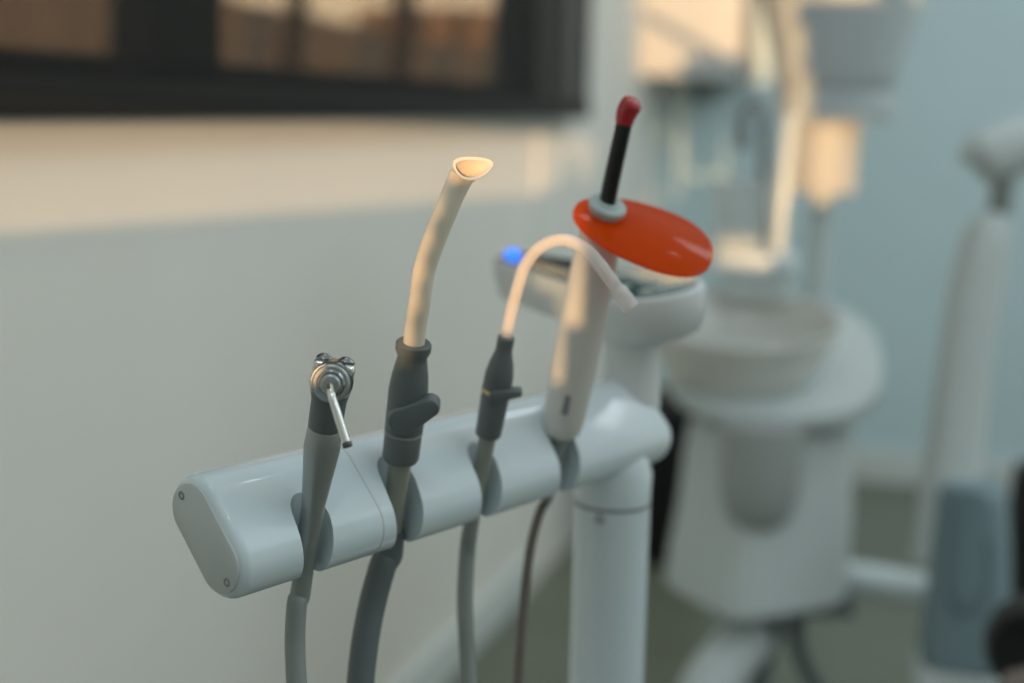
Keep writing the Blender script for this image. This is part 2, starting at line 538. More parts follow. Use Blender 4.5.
# end cap with two screws, seam rings on the bar
cap = obj('end_cap', loft(bmesh.new(), [stadium(A - T * 0.0012, RR - 0.0040), stadium(A - T * 0.0008, RR - 0.0034), stadium(A + T * 0.003, RR - 0.0034)]), 'cap', root)
for sgn in (1, -1):
    c = A + LA * (sgn * (LC + 0.0085))
    sc = lathe(bmesh.new(), c - T * 0.0016, T, [(0, 0.0009), (0.0009, 0.0009), (0.0011, 0.0001), (0.0018, 0.0001), (0.0021, 0.0004), (0.0021, 0.002), (0, 0.002)], 20)
    obj('screw', sc, 'seam', cap)
for s in (0.086,):
    ring = loft(bmesh.new(), [stadium(A + T * (s - 0.0004), RR + 0.00012), stadium(A + T * (s + 0.0004), RR + 0.00012)], cap=True)
    obj('seam_ring', ring, 'cap', root)
    a, d, L = axis('syringe')

# post below the bar
pc = P(610, 575, 0.874)
pc.z = 0
PR = 0.0232
prof = [(0, 0.0), (PR, 0.0), (PR, zbar - 0.0475), (PR - 0.0008, zbar - 0.047), (PR - 0.0008, zbar - 0.0455), (PR, zbar - 0.045), (PR + 0.0004, zbar - 0.028), (PR - 0.003, zbar - 0.016), (PR - 0.009, zbar - 0.008), (0, zbar - 0.004)]
post = obj('support_post', lathe(bmesh.new(), pc, UP, prof, 48), 'plastic', root)
obj('post_base', lathe(bmesh.new(), pc, UP, [(0, 0), (0.16, 0), (0.16, 0.02), (0.15, 0.03), (0.05, 0.045), (0.03, 0.08), (PR + 0.001, 0.1), (0, 0.1)], 48), 'plastic', root)
sd = P(598, 521, 0.8432)
sdir = (V((sd.x, sd.y, 0)) - V((pc.x, pc.y, 0))).normalized()
sp = V((pc.x, pc.y, sd.z)) + sdir * (PR - 0.0005)
obj('post_screw', lathe(bmesh.new(), sp, sdir, [(0, 0), (0.0030, 0), (0.0030, 0.0009), (0.0018, 0.001), (0.0015, 0.0004), (0, 0.0004)], 20), 'seam', post)
obj('post_seam', lathe(bmesh.new(), pc + UP * (zbar - 0.0472), UP, [(0, 0), (PR + 0.0001, 0), (PR + 0.0001, 0.0014), (0, 0.0014)], 48), 'seam', post)

# neck and control panel above the bar
nb = P(631, 385, 0.884)
ncz = P(640, 300, 0.86).z
panel_z = P(650, 287, 0.87).z
nax = UP
prof = [(0, zbar + 0.008), (0.0185, zbar + 0.008), (0.0180, zbar + 0.03), (0.0172, zbar + 0.05), (0.0182, panel_z - 0.036), (0.022, panel_z - 0.028), (0.026, panel_z - 0.02), (0, panel_z - 0.019)]
obj('neck', lathe(bmesh.new(), V((nb.x, nb.y, 0)), UP, prof, 48), 'neutral', root)
e1 = P(649, 287, 0.87); e1.z = panel_z
e2 = PZ(513, 257, panel_z)
def hull(c1, rr1, c2, rr2, z, n=20):
    """outline of two circles and their tangents"""
    d = (c2 - c1); d.z = 0
    L = d.length
    d = d / L
    s = V((-d.y, d.x, 0))
    be = math.acos((rr1 - rr2) / L)
    out = []
    for i in range(n + 1):
        t = be + (2 * PI - 2 * be) * i / n
        out.append(V((c1.x, c1.y, z)) + (d * math.cos(t) + s * math.sin(t)) * rr1)
    for i in range(n + 1):
        t = -be + 2 * be * i / n
        out.append(V((c2.x, c2.y, z)) + (d * math.cos(t) + s * math.sin(t)) * rr2)
    return out
if (e2 - e1).length > 0.22:
    e2 = e1 + (e2 - e1).normalized() * 0.22
rol = (e2 - e1).normalized()
RM = Matrix.Rotation(rad(9), 3, rol)
if (RM @ UP).dot(CAMP - e1) < UP.dot(CAMP - e1):
    RM = Matrix.Rotation(rad(-9), 3, rol)
PIV[:] = [e1, RM]                     # the panel is tipped a little towards the assistant
secs = [hull(e1, 0.020 , e2, 0.004, panel_z - 0.030)]
for dz, k in ((-0.0285, 0.80), (-0.024, 0.90), (-0.017, 0.97), (-0.010, 1.0), (-0.003, 1.0), (-0.0008, 0.985), (0.0, 0.955)):
    secs.append(hull(e1, 0.0345 * k, e2, 0.0150 * k, panel_z + dz))
pan = obj('control_panel', loft(bmesh.new(), secs), 'neutral', root)
obj('touch_glass', loft(bmesh.new(), [hull(e1, 0.0300, e2, 0.0118, panel_z - 0.0005), hull(e1, 0.0300, e2, 0.0118, panel_z + 0.0007), hull(e1, 0.0294, e2, 0.0112, panel_z + 0.001)]), 'teal', pan)
pd = (e2 - e1); pd.z = 0; PLn = pd.length; pd.normalize()
ps = V((-pd.y, pd.x, 0))
for (u, v) in ((-0.012, -0.010), (-0.012, 0.010), (0.012, -0.011), (0.012, 0.010), (0.038, 0.0), (0.062, 0.0), (0.086, 0.0)):
    c = e1 + pd * u + ps * v + UP * 0.0009
    obj('key_icon', lathe(bmesh.new(), c, UP, [(0, 0), (0.0042, 0), (0.0042, 0.0004), (0, 0.0005)], 16), 'icon', pan)
lc = P(512, 256, 0)  # direction only
ldir = (CAMP - e2); ldir.z = 0; ldir.normalize()
lp = V((e2.x, e2.y, panel_z + 0.001)) + ldir * 0.006
obj('blue_led', lathe(bmesh.new(), lp, UP, [(0, -0.001), (0.0058, -0.001), (0.0058, 0.003), (0.004, 0.0055), (0, 0.0065)], 24), 'led', pan)
PIV.clear()

# ------------------------------------------------------------------ three-way syringe
a, d, L = axis('syringe')
xr = (r0 - d * r0.dot(d)).normalized()           # sideways
yn = d.cross(xr)
if yn.dot(fwd) > 0:
    yn = -yn                                    # towards the camera
sy = thing('three_way_syringe', a, 'satin grey three-way syringe with a chrome nozzle, nearest the bar end', 'dental syringe')
h1, h2, h3, h4, h5 = (row('syringe', v) for v in (560, 505, 452, 428, 398))
obj('handle', lathe(bmesh.new(), a, d, [(0, -0.004), (0.0044, -0.004), (0.0046, h1), (0.0054, h2), (0.0080, h3), (0.0082, h3 + 0.003), (0.0076, h4), (0.0074, h4 + 0.0005), (0, h4 + 0.0005)], 40), 'satin', sy)
obj('handle_collar', lathe(bmesh.new(), a, d, [(0, h4), (0.0072, h4), (0.0076, h4 + 0.0015), (0.0078, h5 - 0.001), (0.0088, h5 + 0.004), (0.0082, h5 + 0.009), (0, h5 + 0.010)], 40), 'darkgrey', sy)
hc = a + d * (L - 0.0004)                         # centre of the head
nd = (yn * 0.92 + d * 0.30 + xr * 0.02).normalized()   # the nozzle end faces the camera
hd = lathe(bmesh.new(), hc - nd * 0.014, nd, [(0, 0), (0.0060, 0), (0.0085, 0.0025), (0.0094, 0.008), (0.0094, 0.018), (0.0088, 0.0205), (0.0072, 0.0205), (0, 0.0205)], 40)
head = obj('head', hd, 'darkchrome', sy)
for r, s, t in ((0.0082, 0.0078, 'satin'), (0.0062, 0.0098, 'darkchrome'), (0.0044, 0.0120, 'satin')):
    obj('nozzle_ring', lathe(bmesh.new(), hc, nd, [(0, s - 0.004), (r, s - 0.004), (r, s - 0.0008), (r - 0.0008, s), (r - 0.0015, s), (0, s - 0.0005)], 36), t, head)
# block with two buttons on top of the head
bk = hc + d * 0.0058 - nd * 0.004
ax3 = (xr, nd, xr.cross(nd))
if ax3[2].dot(d) < 0:
    ax3 = (xr, nd, -ax3[2])
obj('button_block', box(bmesh.new(), bk, (0.0185, 0.0125, 0.0055), 0.0016, ax3), 'chrome', sy)
for s in (-1, 1):
    c = bk + xr * (0.0048 * s) + ax3[2] * 0.0022
    obj('button', lathe(bmesh.new(), c, ax3[2], [(0, 0), (0.0036, 0), (0.0037, 0.0016), (0.0028, 0.0026), (0.0014, 0.0034), (0, 0.0036)], 24), 'darkchrome', sy)
tip = P(347, 444, 0.5910)
n0 = hc + nd * 0.0095
n1 = n0 + nd * 0.009 + (tip - n0) * 0.14
nz = tube(bmesh.new(), [n0, n0 + nd * 0.0055, n1, n1.lerp(tip, 0.30), n1.lerp(tip, 0.65), tip], [0.0017, 0.0016, 0.0017, 0.0019, 0.0019, 0.0019], 20, 8)
nzo = obj('nozzle', nz, 'chrome', sy)
td = (tip - n1).normalized()
obj('nozzle_tip', lathe(bmesh.new(), tip - td * 0.0006, td, [(0, 0), (0.0021, 0), (0.0021, 0.0018), (0.0012, 0.0020), (0.0010, 0.0010), (0, 0.0010)], 20), 'screw', nzo)
hs = tube(bmesh.new(), [a + d * 0.002, a - d * 0.012, P(297, 603, 0.6630), P(295, 640, 0.6630), P(297, 690, 0.6600), P(303, 780, 0.6580), P(330, 930, 0.6880)], [0.0046, 0.0048, 0.0048, 0.0048, 0.0048, 0.0048, 0.0048], 20, 10)
obj('hose', hs, 'hose', sy)

# ------------------------------------------------------------------ high-volume suction handpiece
a, d, L = axis('suction')
xr = (r0 - d * r0.dot(d)).normalized()
yn = d.cross(xr)
if yn.dot(fwd) > 0:
    yn = -yn
su = thing('suction_handpiece', a, 'dark grey suction handpiece with a wide cream tip bent at an angle', 'suction handpiece')
b0 = P(400, 460, 0.6830)
obj('hose_connector', lathe(bmesh.new(), a, d, [(0, -0.006), (0.0048, -0.006), (0.0050, 0.02), (0.0058, row('suction', 452)), (0, row('suction', 452))], 32), 'stem', su)
ob = a + d * row('suction', 459)
Lb = L - row('suction', 459)
vv = Lb / 0.060
prof = [(0, 0), (0.0084, 0), (0.0090, 0.0015), (0.0091, 0.0135 * vv), (0.0088, 0.0140 * vv), (0.0088, 0.0153 * vv), (0.0093, 0.0158 * vv), (0.0094, 0.026 * vv), (0.0095, 0.036 * vv), (0.0088, 0.043 * vv), (0.0074, Lb - 0.010), (0.0070, Lb - 0.0075), (0.0078, Lb - 0.0055), (0.0085, Lb - 0.004), (0.0085, Lb - 0.0008), (0.0078, Lb), (0.0060, Lb), (0, Lb - 0.002)]
body = obj('body', lathe(bmesh.new(), ob, d, prof, 44), 'darkgrey', su)
obj('grip_ring', lathe(bmesh.new(), ob, d, [(0, 0.0140 * vv), (0.0091, 0.0140 * vv), (0.0094, 0.0146 * vv), (0.0091, 0.0153 * vv), (0, 0.0153 * vv)], 44), 'hose', body)
# rotary valve barrel crossing the body, with its lever slanting up to the right
vc = a + d * row('suction', 413) + yn * 0.0005
ld = (xr * 0.80 + d * 0.60).normalized()
lx = yn
lw = ld.cross(yn).normalized()
def capsule_prism(bm, c, u, w, nrm, length, r1, r2, t0, t1, n=14):
    def ring(t, g):
        out = []
        for i in range(n + 1):
            q = PI / 2 + PI * i / n
            out.append(c + nrm * t + u * (math.cos(q) * (r1 - g)) + w * (math.sin(q) * (r1 - g)))
        for i in range(n + 1):
            q = -PI / 2 + PI * i / n
            out.append(c + nrm * t + u * (length + math.cos(q) * (r2 - g)) + w * (math.sin(q) * (r2 - g)))
        return out
    return loft(bm, [ring(t0, 0.0008), ring(t0 + 0.0008, 0), ring(t1 - 0.0012, 0), ring(t1 - 0.0003, 0.0005), ring(t1, 0.0014)])
obj('valve_lever', capsule_prism(bmesh.new(), vc - xr * 0.0008, ld, lw, yn, 0.0150, 0.0072, 0.0048, 0.002, 0.0108), 'valve', su)
# cream tip
t0 = a + d * (L - 0.006)
tp = [t0, P(416, 325, 0.6640), P(420, 300, 0.6580), P(424, 272, 0.6530), P(432, 246, 0.6480), P(444, 216, 0.6430), P(455, 190, 0.6400), P(461, 177, 0.6400)]
rs = [0.0051, 0.0051, 0.0051, 0.0052, 0.0053, 0.0053, 0.0054, 0.0058]
q = spline([V((*p, r)) for p, r in zip(tp, rs)], 8)
path = [V(p[:3]) for p in q]; rad_ = [p[3] for p in q]
bm = bmesh.new()
rings = []
N = 36
# slanted scooped opening: rings near the end are sheared so that the far lip sits higher
x = None
for i, p in enumerate(path):
    t = (path[min(i + 1, len(path) - 1)] - path[max(i - 1, 0)]).normalized()
    if x is None:
        x, y, _ = frame(t, xr)
    else:
        x = (x - t * x.dot(t)).normalized(); y = t.cross(x)
    rings.append([p + (x * math.cos(2 * PI * j / N) + y * math.sin(2 * PI * j / N)) * rad_[i] for j in range(N)])
tdir = (path[-1] - path[-2]).normalized()
lipc = P(472, 168, 0.6340)
e_long = (rgt * 1.0 - upc * -0.08).normalized()
def lip(k, off, depth_up, fw=0.52):
    """oval opening facing up towards the right"""
    out = []
    nrm = (upc * 0.52 - fwd * 0.82 + rgt * 0.18).normalized()
    sx = (e_long - nrm * e_long.dot(nrm)).normalized()
    sy_ = nrm.cross(sx)
    ring = []
    for j in range(N):
        ring.append((sx, sy_))
    return sx, sy_, nrm
sx, sy_, nrm = lip(1, 0, 0)
# order the opening's points so they match the tube's rings
lastx = (rings[-1][0] - path[-1]).normalized(); lasty = (rings[-1][N // 4] - path[-1]).normalized()
def opening(c, a_, b_):
    s2 = sy_ if sy_.dot(lasty) > 0 else -sy_
    s1 = sx if sx.dot(lastx) > 0 else -sx
    out = []
    for j in range(N):
        cx_, sy2 = math.cos(2 * PI * j / N), math.sin(2 * PI * j / N)
        up_ = sy2 * (1 if s2.dot(upc) > 0 else -1)
        out.append(c + s1 * (a_ * math.copysign(abs(cx_) ** 0.8, cx_) * (0.80 + 0.25 * up_) + 0.0016 * up_) + s2 * (b_ * sy2 * (0.82 if up_ > 0 else 1.0)))
    return out
outer = [rings[k] for k in range(len(rings))]
mid = [[u.lerp(w, 0.5) for u, w in zip(rings[-1], opening(lipc - nrm * 0.001, 0.0094, 0.0062))]]
edge = opening(lipc, 0.0110, 0.0074)
edge2 = opening(lipc + nrm * 0.0006, 0.0108, 0.0072)
edge3 = opening(lipc + nrm * 0.0002, 0.0092, 0.0056)
inn = [[u.lerp(w, 0.45) for u, w in zip([path[-1] + (pnt - path[-1]) * 0.8 for pnt in rings[-1]], edge3)]]
inn.append([path[-3] + (pnt - path[-3]) * 0.8 for pnt in rings[-3]])
inn.append([path[-14] + (pnt - path[-14]) * 0.75 for pnt in rings[-14]])
loft(bm, outer + mid + [edge, edge2, edge3] + inn)
obj('suction_tip', bm, 'cream', su)
hs = tube(bmesh.new(), [a + d * 0.006, a - d * 0.008, P(383, 565, 0.7120), P(372, 605, 0.7120), P(364, 650, 0.7080), P(360, 700, 0.7040), P(362, 800, 0.6960), P(380, 950, 0.6960)], [0.0060, 0.0068, 0.0069, 0.0069, 0.0069, 0.0069, 0.0069, 0.0069], 24, 10)
obj('hose', hs, 'hose_dark', su)

# ------------------------------------------------------------------ saliva ejector
a, d, L = axis('ejector')
xr = (r0 - d * r0.dot(d)).normalized()
yn = d.cross(xr)
if yn.dot(fwd) > 0:
    yn = -yn
ej = thing('saliva_ejector', a, 'dark grey saliva ejector with a clear tube bent over at the top', 'saliva ejector')
obj('hose_connector', lathe(bmesh.new(), a, d, [(0, -0.004), (0.0038, -0.004), (0.0040, 0.02), (0.0046, row('ejector', 428)), (0, row('ejector', 428))], 28), 'stem', ej)
ob = a + d * row('ejector', 435)
Lb = L - row('ejector', 435)
q1 = row('ejector', 390) - row('ejector', 435)
q2 = row('ejector', 375) - row('ejector', 435)
q3 = row('ejector', 354) - row('ejector', 435)
prof = [(0, 0), (0.0064, 0), (0.0068, 0.001), (0.0074, q1 - 0.0018), (0.0071, q1 - 0.001), (0.0071, q1 + 0.001), (0.0075, q1 + 0.0018), (0.0074, q2), (0.0062, (q2 + q3) / 2 + 0.001), (0.0048, q3), (0.0043, q3 + 0.002), (0.0044, Lb - 0.0006), (0.0036, Lb), (0, Lb)]
body = obj('body', lathe(bmesh.new(), ob, d, prof, 40), 'darkgrey', ej)
obj('metal_ring', lathe(bmesh.new(), ob, d, [(0, q1 - 0.001), (0.0074, q1 - 0.001), (0.0078, q1), (0.0074, q1 + 0.001), (0, q1 + 0.001)], 40), 'sun_ring', body)
ld = (xr * 0.95 + d * 0.30).normalized()
lw = ld.cross(yn).normalized()
obj('valve_lever', capsule_prism(bmesh.new(), ob + d * (q1 - 0.0005), ld, lw, yn, 0.0115, 0.0036, 0.0020, 0.0015, 0.0083), 'valve', ej)
te = a + d * (L - 0.003)
tp = [te, P(510, 318, 0.7170), P(517, 290, 0.7120), P(526, 264, 0.7080), P(541, 247, 0.7040), P(562, 240, 0.7020), P(582, 247, 0.7000), P(599, 264, 0.6990), P(614, 284, 0.6980), P(624, 298, 0.6980)]
tb = obj('clear_tube', tube(bmesh.new(), tp, 0.0033, 24, 8), 'clear', ej)
obj('wire_core', tube(bmesh.new(), [p + V((0, 0, 0.0006)) for p in tp[:-1]], 0.0005, 8, 8), 'cream', tb)
td = (tp[-1] - tp[-2]).normalized()
obj('tube_end', lathe(bmesh.new(), tp[-1] - td * 0.006, td, [(0, 0), (0.0036, 0), (0.0043, 0.002), (0.0046, 0.009), (0.0044, 0.012), (0.0030, 0.0125), (0.0022, 0.010), (0, 0.010)], 24), 'clear', ej)
hs = tube(bmesh.new(), [a + d * 0.004, a - d * 0.008, P(467, 555, 0.7660), P(465, 600, 0.7660), P(467, 650, 0.7640), P(470, 720, 0.7610), P(480, 900, 0.7610)], [0.0038, 0.0043, 0.0044, 0.0044, 0.0044, 0.0044, 0.0044], 20, 10)
obj('hose', hs, 'hose', ej)

# ------------------------------------------------------------------ curing light
a, d, L = axis('light')
cl = thing('curing_light', a, 'white wand curing light with an orange oval shield and black light guide', 'curing light')
s0 = 0.036
prof = [(0, s0), (0.0075, s0), (0.0105, s0 + 0.003), (0.0118, s0 + 0.010), (0.0126, s0 + 0.035), (0.0128, s0 + 0.06), (0.0122, L - 0.035), (0.0112, L - 0.014), (0.0098, L - 0.004), (0, L - 0.003)]
cb = obj('wand_body', lathe(bmesh.new(), a, d, prof, 44), 'reflect_warm', cl)
obj('cord_sleeve', lathe(bmesh.new(), a, d, [(0, -0.005), (0.0030, -0.005), (0.0034, 0.01), (0.0046, 0.03), (0.0052, s0 + 0.002), (0, s0 + 0.002)], 28), 'hose', cl)
toc = (CAMP - (a + d * (s0 + 0.02)))
toc = (toc - d * toc.dot(d)).normalized()
sw = box(bmesh.new(), a + d * (s0 + 0.024) + toc * 0.0120, (0.0036, 0.0022, 0.012), 0.0009, (toc.cross(d), toc, d))
obj('switch', sw, 'seam', cb)
# shield: oval disc square to the wand, off-centre
top = a + d * L
gd = (P(628, 112, 0.7290) - P(606, 206, 0.7520)).normalized()     # light guide direction
nn = (upc * 0.74 - fwd * 0.60 + rgt * 0.26).normalized()         # shield normal
la = (P(712, 262, 0.7500) - P(574, 212, 0.7500)).normalized()
la = (la - nn * la.dot(nn)).normalized()
lb = nn.cross(la)
sc = P(643, 234, 0.7450)
def oval(off, a_, b_, n=56):
    out = []
    for i in range(n):
        t = 2 * PI * i / n
        x_ = math.copysign(abs(math.cos(t)) ** 0.88, math.cos(t)) * a_
        w = 1.0 + 0.16 * math.cos(t)          # a little wider at the right end
        out.append(sc + nn * (off + 0.06 * 0 ) + la * x_ + lb * (math.copysign(abs(math.sin(t)) ** 0.88, math.sin(t)) * b_ * w))
    return out
SA, SB = 0.0385, 0.0290
obj('shield', loft(bmesh.new(), [oval(-0.0012, SA - 0.0008, SB - 0.0008), oval(-0.0006, SA, SB), oval(0.0006, SA, SB), oval(0.0012, SA - 0.0008, SB - 0.0008)]), 'orange', cl)
cc = P(607, 207, 0.7470)
obj('shield_collar', lathe(bmesh.new(), cc, nn, [(0, -0.010), (0.0088, -0.010), (0.0090, -0.002), (0.0102, -0.0012), (0.0104, 0.0012), (0.0096, 0.0022), (0.0062, 0.0026), (0.0056, 0.0036), (0, 0.0036)], 36), 'collar', cl)
g = [cc + nn * 0.001, P(608.5, 196, 0.7450), P(615, 165, 0.7380), P(621, 138, 0.7320), P(625, 120, 0.7290)]
gm = obj('light_guide', tube(bmesh.new(), g, [0.0045, 0.0044, 0.0043, 0.0042, 0.0042], 28, 8), 'black', cl)
rt = [P(624.2, 123, 0.7295), P(626, 115, 0.7275), P(628.5, 109, 0.7260), P(632, 103, 0.7240), P(634, 100, 0.7230)]
obj('red_tip', tube(bmesh.new(), rt, [0.0046, 0.0052, 0.0056, 0.0054, 0.0036], 28, 8), 'red', gm)
hs = tube(bmesh.new(), [a + d * 0.004, a - d * 0.004, P(540, 512, 0.8160), P(531, 545, 0.8160), P(525, 590, 0.8160), P(521, 640, 0.8130), P(518, 700, 0.8100), P(515, 900, 0.8000)], 0.0027, 16, 10)
obj('cord', hs, 'cord', cl)

# ------------------------------------------------------------------ spittoon unit, about two metres ahead
D = 2.15
def ground_axes(px, d):
    """level axes facing the camera at that pixel"""
    v = P(px, 340, d) - CAMP
    v.z = 0
    v.normalize()
    return V((v.y, -v.x, 0)), v           # right, away
ur, uf = ground_axes(765, D)
cu = thing('spittoon_unit', P(760, 600, D), 'white water unit with a round porcelain spittoon bowl on top', 'spittoon unit')
def tilted(c, ang):
    return uf * math.cos(ang) + UP * math.sin(ang), UP * math.cos(ang) - uf * math.sin(ang)
# tray under the bowl: oval, rising to the back
tf, tn = tilted(None, rad(12))
tcn = P(773, 348, 2.26)
secs = []
for off, k in ((-0.040, 0.86), (-0.034, 0.95), (-0.022, 1.0), (-0.006, 1.0), (0.0, 0.97), (-0.001, 0.90)):
    secs.append(superell(tcn + tn * off, ur, tf, 0.168 * k, 0.255 * k, 2.7, 56))
obj('tray', loft(bmesh.new(), secs), 'unit', cu)
# bowl
bf, bn = tilted(None, rad(10))
bc = P(742, 318, D)
bowlp = [(0, -0.098), (0.085, -0.098), (0.100, -0.092), (0.116, -0.066), (0.130, -0.030), (0.1375, -0.004), (0.1385, 0.001), (0.136, 0.0035), (0.132, 0.0), (0.122, -0.030), (0.105, -0.058), (0.070, -0.076), (0.02, -0.083), (0, -0.084)]
bowlp = [(r_ * 1.07, z_) for r_, z_ in bowlp]
bw = obj('bowl', lathe(bmesh.new(), bc, bn, bowlp, 56, hint=ur), 'bowl', cu)
obj('drain', lathe(bmesh.new(), bc - bn * 0.0835, bn, [(0, 0), (0.018, 0), (0.018, 0.003), (0.012, 0.004), (0, 0.003)], 24), 'chrome', bw)
# cabinet below the tray: a tapered rounded body turned so that one edge faces the camera
ca, sa = math.cos(rad(38)), math.sin(rad(38))
k1 = ur * ca + uf * sa
k2 = uf * ca - ur * sa
secs = []
for (px, py, a_, b_) in ((770, 425, 0.100, 0.098), (768, 450, 0.104, 0.101), (764, 510, 0.109, 0.104), (757, 560, 0.114, 0.106), (755, 588, 0.114, 0.106), (755, 594, 0.106, 0.098)):
    secs.append(superell(P(px, py, 2.16), k1, k2, a_, b_, 5.0, 56))
cab = obj('unit_body', loft(bmesh.new(), secs), 'unit', cu)
# rounded drain cover bulging on the front
dc = P(762, 436, 2.045)
obj('drain_cover', lathe(bmesh.new(), dc, -UP, [(0, -0.02), (0.062, -0.02), (0.060, 0.05), (0.056, 0.09), (0.048, 0.115), (0.034, 0.132), (0.016, 0.139), (0, 0.141)], 40, hint=ur), 'unitdark', cu)
# dark valves and hoses under the body
for (px, py, l, r) in ((765, 604, 0.07, 0.020), (812, 606, 0.05, 0.017), (842, 603, 0.03, 0.022)):
    c = P(px, py, 2.13)
    obj('valve', lathe(bmesh.new(), c - ur * l / 2, ur, [(0, 0), (r, 0), (r * 1.05, l * 0.2), (r * 0.8, l * 0.5), (r, l), (0, l)], 24), 'darkgrey', cu)
for pts in (((775, 605), (770, 640), (758, 690), (740, 760), (700, 900)), ((800, 608), (797, 640), (812, 680), (840, 710), (870, 760))):
    obj('hose', tube(bmesh.new(), [P(x_, y_, 2.12 + 0.01 * i) for i, (x_, y_) in enumerate(pts)], 0.012, 16, 8), 'hose_dark', cu)
# sweeping support arm, low left
obj('support_arm', tube(bmesh.new(), [P(790, 585, 2.2), P(765, 625, 2.17), P(735, 652, 2.12), P(705, 700, 2.08), P(690, 780, 2.05), P(690, 900, 2.05)], [0.03, 0.038, 0.041, 0.043, 0.045, 0.045], 28, 8), 'unit', cu)
# arm running right to the column
obj('link_arm', tube(bmesh.new(), [P(800, 572, 2.25), P(850, 578, 2.25), P(900, 586, 2.25), P(960, 598, 2.22)], [0.026, 0.027, 0.027, 0.028], 24, 6), 'unit', cu)
# cup stand and filler column behind the bowl
st = P(757, 262, 2.26)
obj('cup_stand', loft(bmesh.new(), [superell(st + UP * z_, ur, uf, 0.070 * k, 0.052 * k, 2.8, 48) for z_, k in ((-0.020, 0.85), (-0.014, 0.97), (0.006, 1.0), (0.013, 0.985), (0.016, 0.94))]), 'plastic', cu)
sb = st - UP * 0.1
obj('stand_foot', loft(bmesh.new(), [superell(st + ur * 0.0 - uf * -0.01 + UP * z_, ur, uf, a_, b_, 3, 40) for z_, a_, b_ in ((-0.055, 0.06, 0.04), (-0.035, 0.055, 0.04), (-0.015, 0.05, 0.04))]), 'unit', cu)
fc = P(778, 250, 2.28)
obj('filler_column', lathe(bmesh.new(), fc - UP * 0.02, UP + ur * 0.04, [(0, 0), (0.0125, 0), (0.0125, 0.225), (0.010, 0.236), (0, 0.238)], 28), 'plastic', cu)
g = [P(764, 250, 2.25), P(764, 200, 2.25), P(764, 150, 2.25), P(764, 120, 2.25), P(760, 105, 2.25), P(752, 102, 2.25), P(745, 110, 2.25), P(743, 128, 2.25), P(742, 150, 2.25)]
obj('filler_spout', tube(bmesh.new(), g, [0.009, 0.009, 0.0085, 0.0085, 0.0085, 0.0085, 0.0085, 0.009, 0.009], 24, 8), 'darkchrome', cu)
# plastic cup
cpb = P(738, 240, 2.25); cpb.z = st.z + 0.0165
cup = lathe(bmesh.new(), cpb, UP, [(0, 0), (0.036, 0), (0.038, 0.003), (0.0475, 0.108), (0.049, 0.111), (0.0475, 0.113), (0.0465, 0.111), (0.037, 0.005), (0, 0.004)], 40)
co = obj('plastic_cup', cup, 'cup')
tag(co, 'clear plastic cup on the ledge behind the spittoon bowl', 'cup')

# lamp post rising from the unit
lp_ = P(814, 330, 2.36)
lm = thing('lamp_post', lp_, 'pale lamp post with a wide tapered housing above the spittoon', 'lamp post')
prf = P(814, 150, 2.36).z
obj('pole', lathe(bmesh.new(), V((lp_.x, lp_.y, lp_.z + 0.004)), UP, [(0, 0), (0.0175, 0), (0.0175, 0.45), (0, 0.45)], 28), 'unit', lm)
cz0, cz1 = P(826, 193, 2.3).z, P(826, 112, 2.3).z
cc_ = P(825, 150, 2.3)
obj('sleeve', lathe(bmesh.new(), V((cc_.x, cc_.y, cz0)), UP, [(0, 0), (0.050, 0), (0.053, 0.003), (0.0555, cz1 - cz0), (0, cz1 - cz0)], 40), 'collarlit', lm)
secs = []
for (x0_, x1_, py) in ((784, 887, 121), (779, 892, 118), (778, 893, 104), (777, 894, 91)):
    c = P((x0_ + x1_) / 2, py, 2.3)
    secs.append(superell(c, ur, uf, (x1_ - x0_) / 2 / FPX * 2.3, 0.085, 2.6, 56))
obj('housing_skirt', loft(bmesh.new(), secs), 'housing', lm)
secs = []
for (x0_, x1_, py) in ((782, 889, 91), (779, 892, 88), (775, 898, 70), (766, 912, 25), (760, 924, -8), (758, 926, -16), (759, 927, -24), (775, 910, -28)):
    c = P((x0_ + x1_) / 2, py, 2.3)
    secs.append(superell(c, ur, uf, (x1_ - x0_) / 2 / FPX * 2.3, 0.09 * (x1_ - x0_) / 116, 2.6, 56))
obj('housing', loft(bmesh.new(), secs), 'housing', lm)

# corner cabinet high on the wall
fy = 4.42
def onY(px, y):
    dd = fwd + rgt * ((px - 512) / FPX) - upc * ((40 - 341.5) / FPX)
    return CAMP.x + dd.x * (y - CAMP.y) / dd.y
xl, xrr = onY(634, fy), onY(741, fy)
zb = P(690, 75, 4.35).z
cb_ = thing('wall_cabinet', ((xl + xrr) / 2, YB, zb), 'cream wall cupboard high in the room corner, lit by sun', 'cupboard')
obj('cabinet_body', bb(max(xl, WX + 0.002), xrr, fy + 0.02, YB - 0.002, zb, zb + 0.72, 0.004), 'cabside', cb_)
dr = obj('cabinet_door', bb(max(xl, WX + 0.002), xrr, fy, fy + 0.018, zb - 0.01, zb + 0.72, 0.004), 'cabinet', cb_)
# small grey box standing in for the shadow just under it
sdp = P(702, 91, 4.66)
sdt = thing('shadow_box', V((sdp.x, YB, sdp.z - 0.03)), 'small grey box standing in for the shadow under the cream cupboard', 'shadow stand-in')
obj('shadow_box_body', box(bmesh.new(), (sdp.x, YB - 0.045, sdp.z), (0.07, 0.088, 0.055), 0.012), 'hose', sdt)
obj('shadow_box_lip', box(bmesh.new(), (sdp.x, YB - 0.09, sdp.z - 0.02), (0.05, 0.03, 0.012), 0.004), 'darkgrey', sdt)

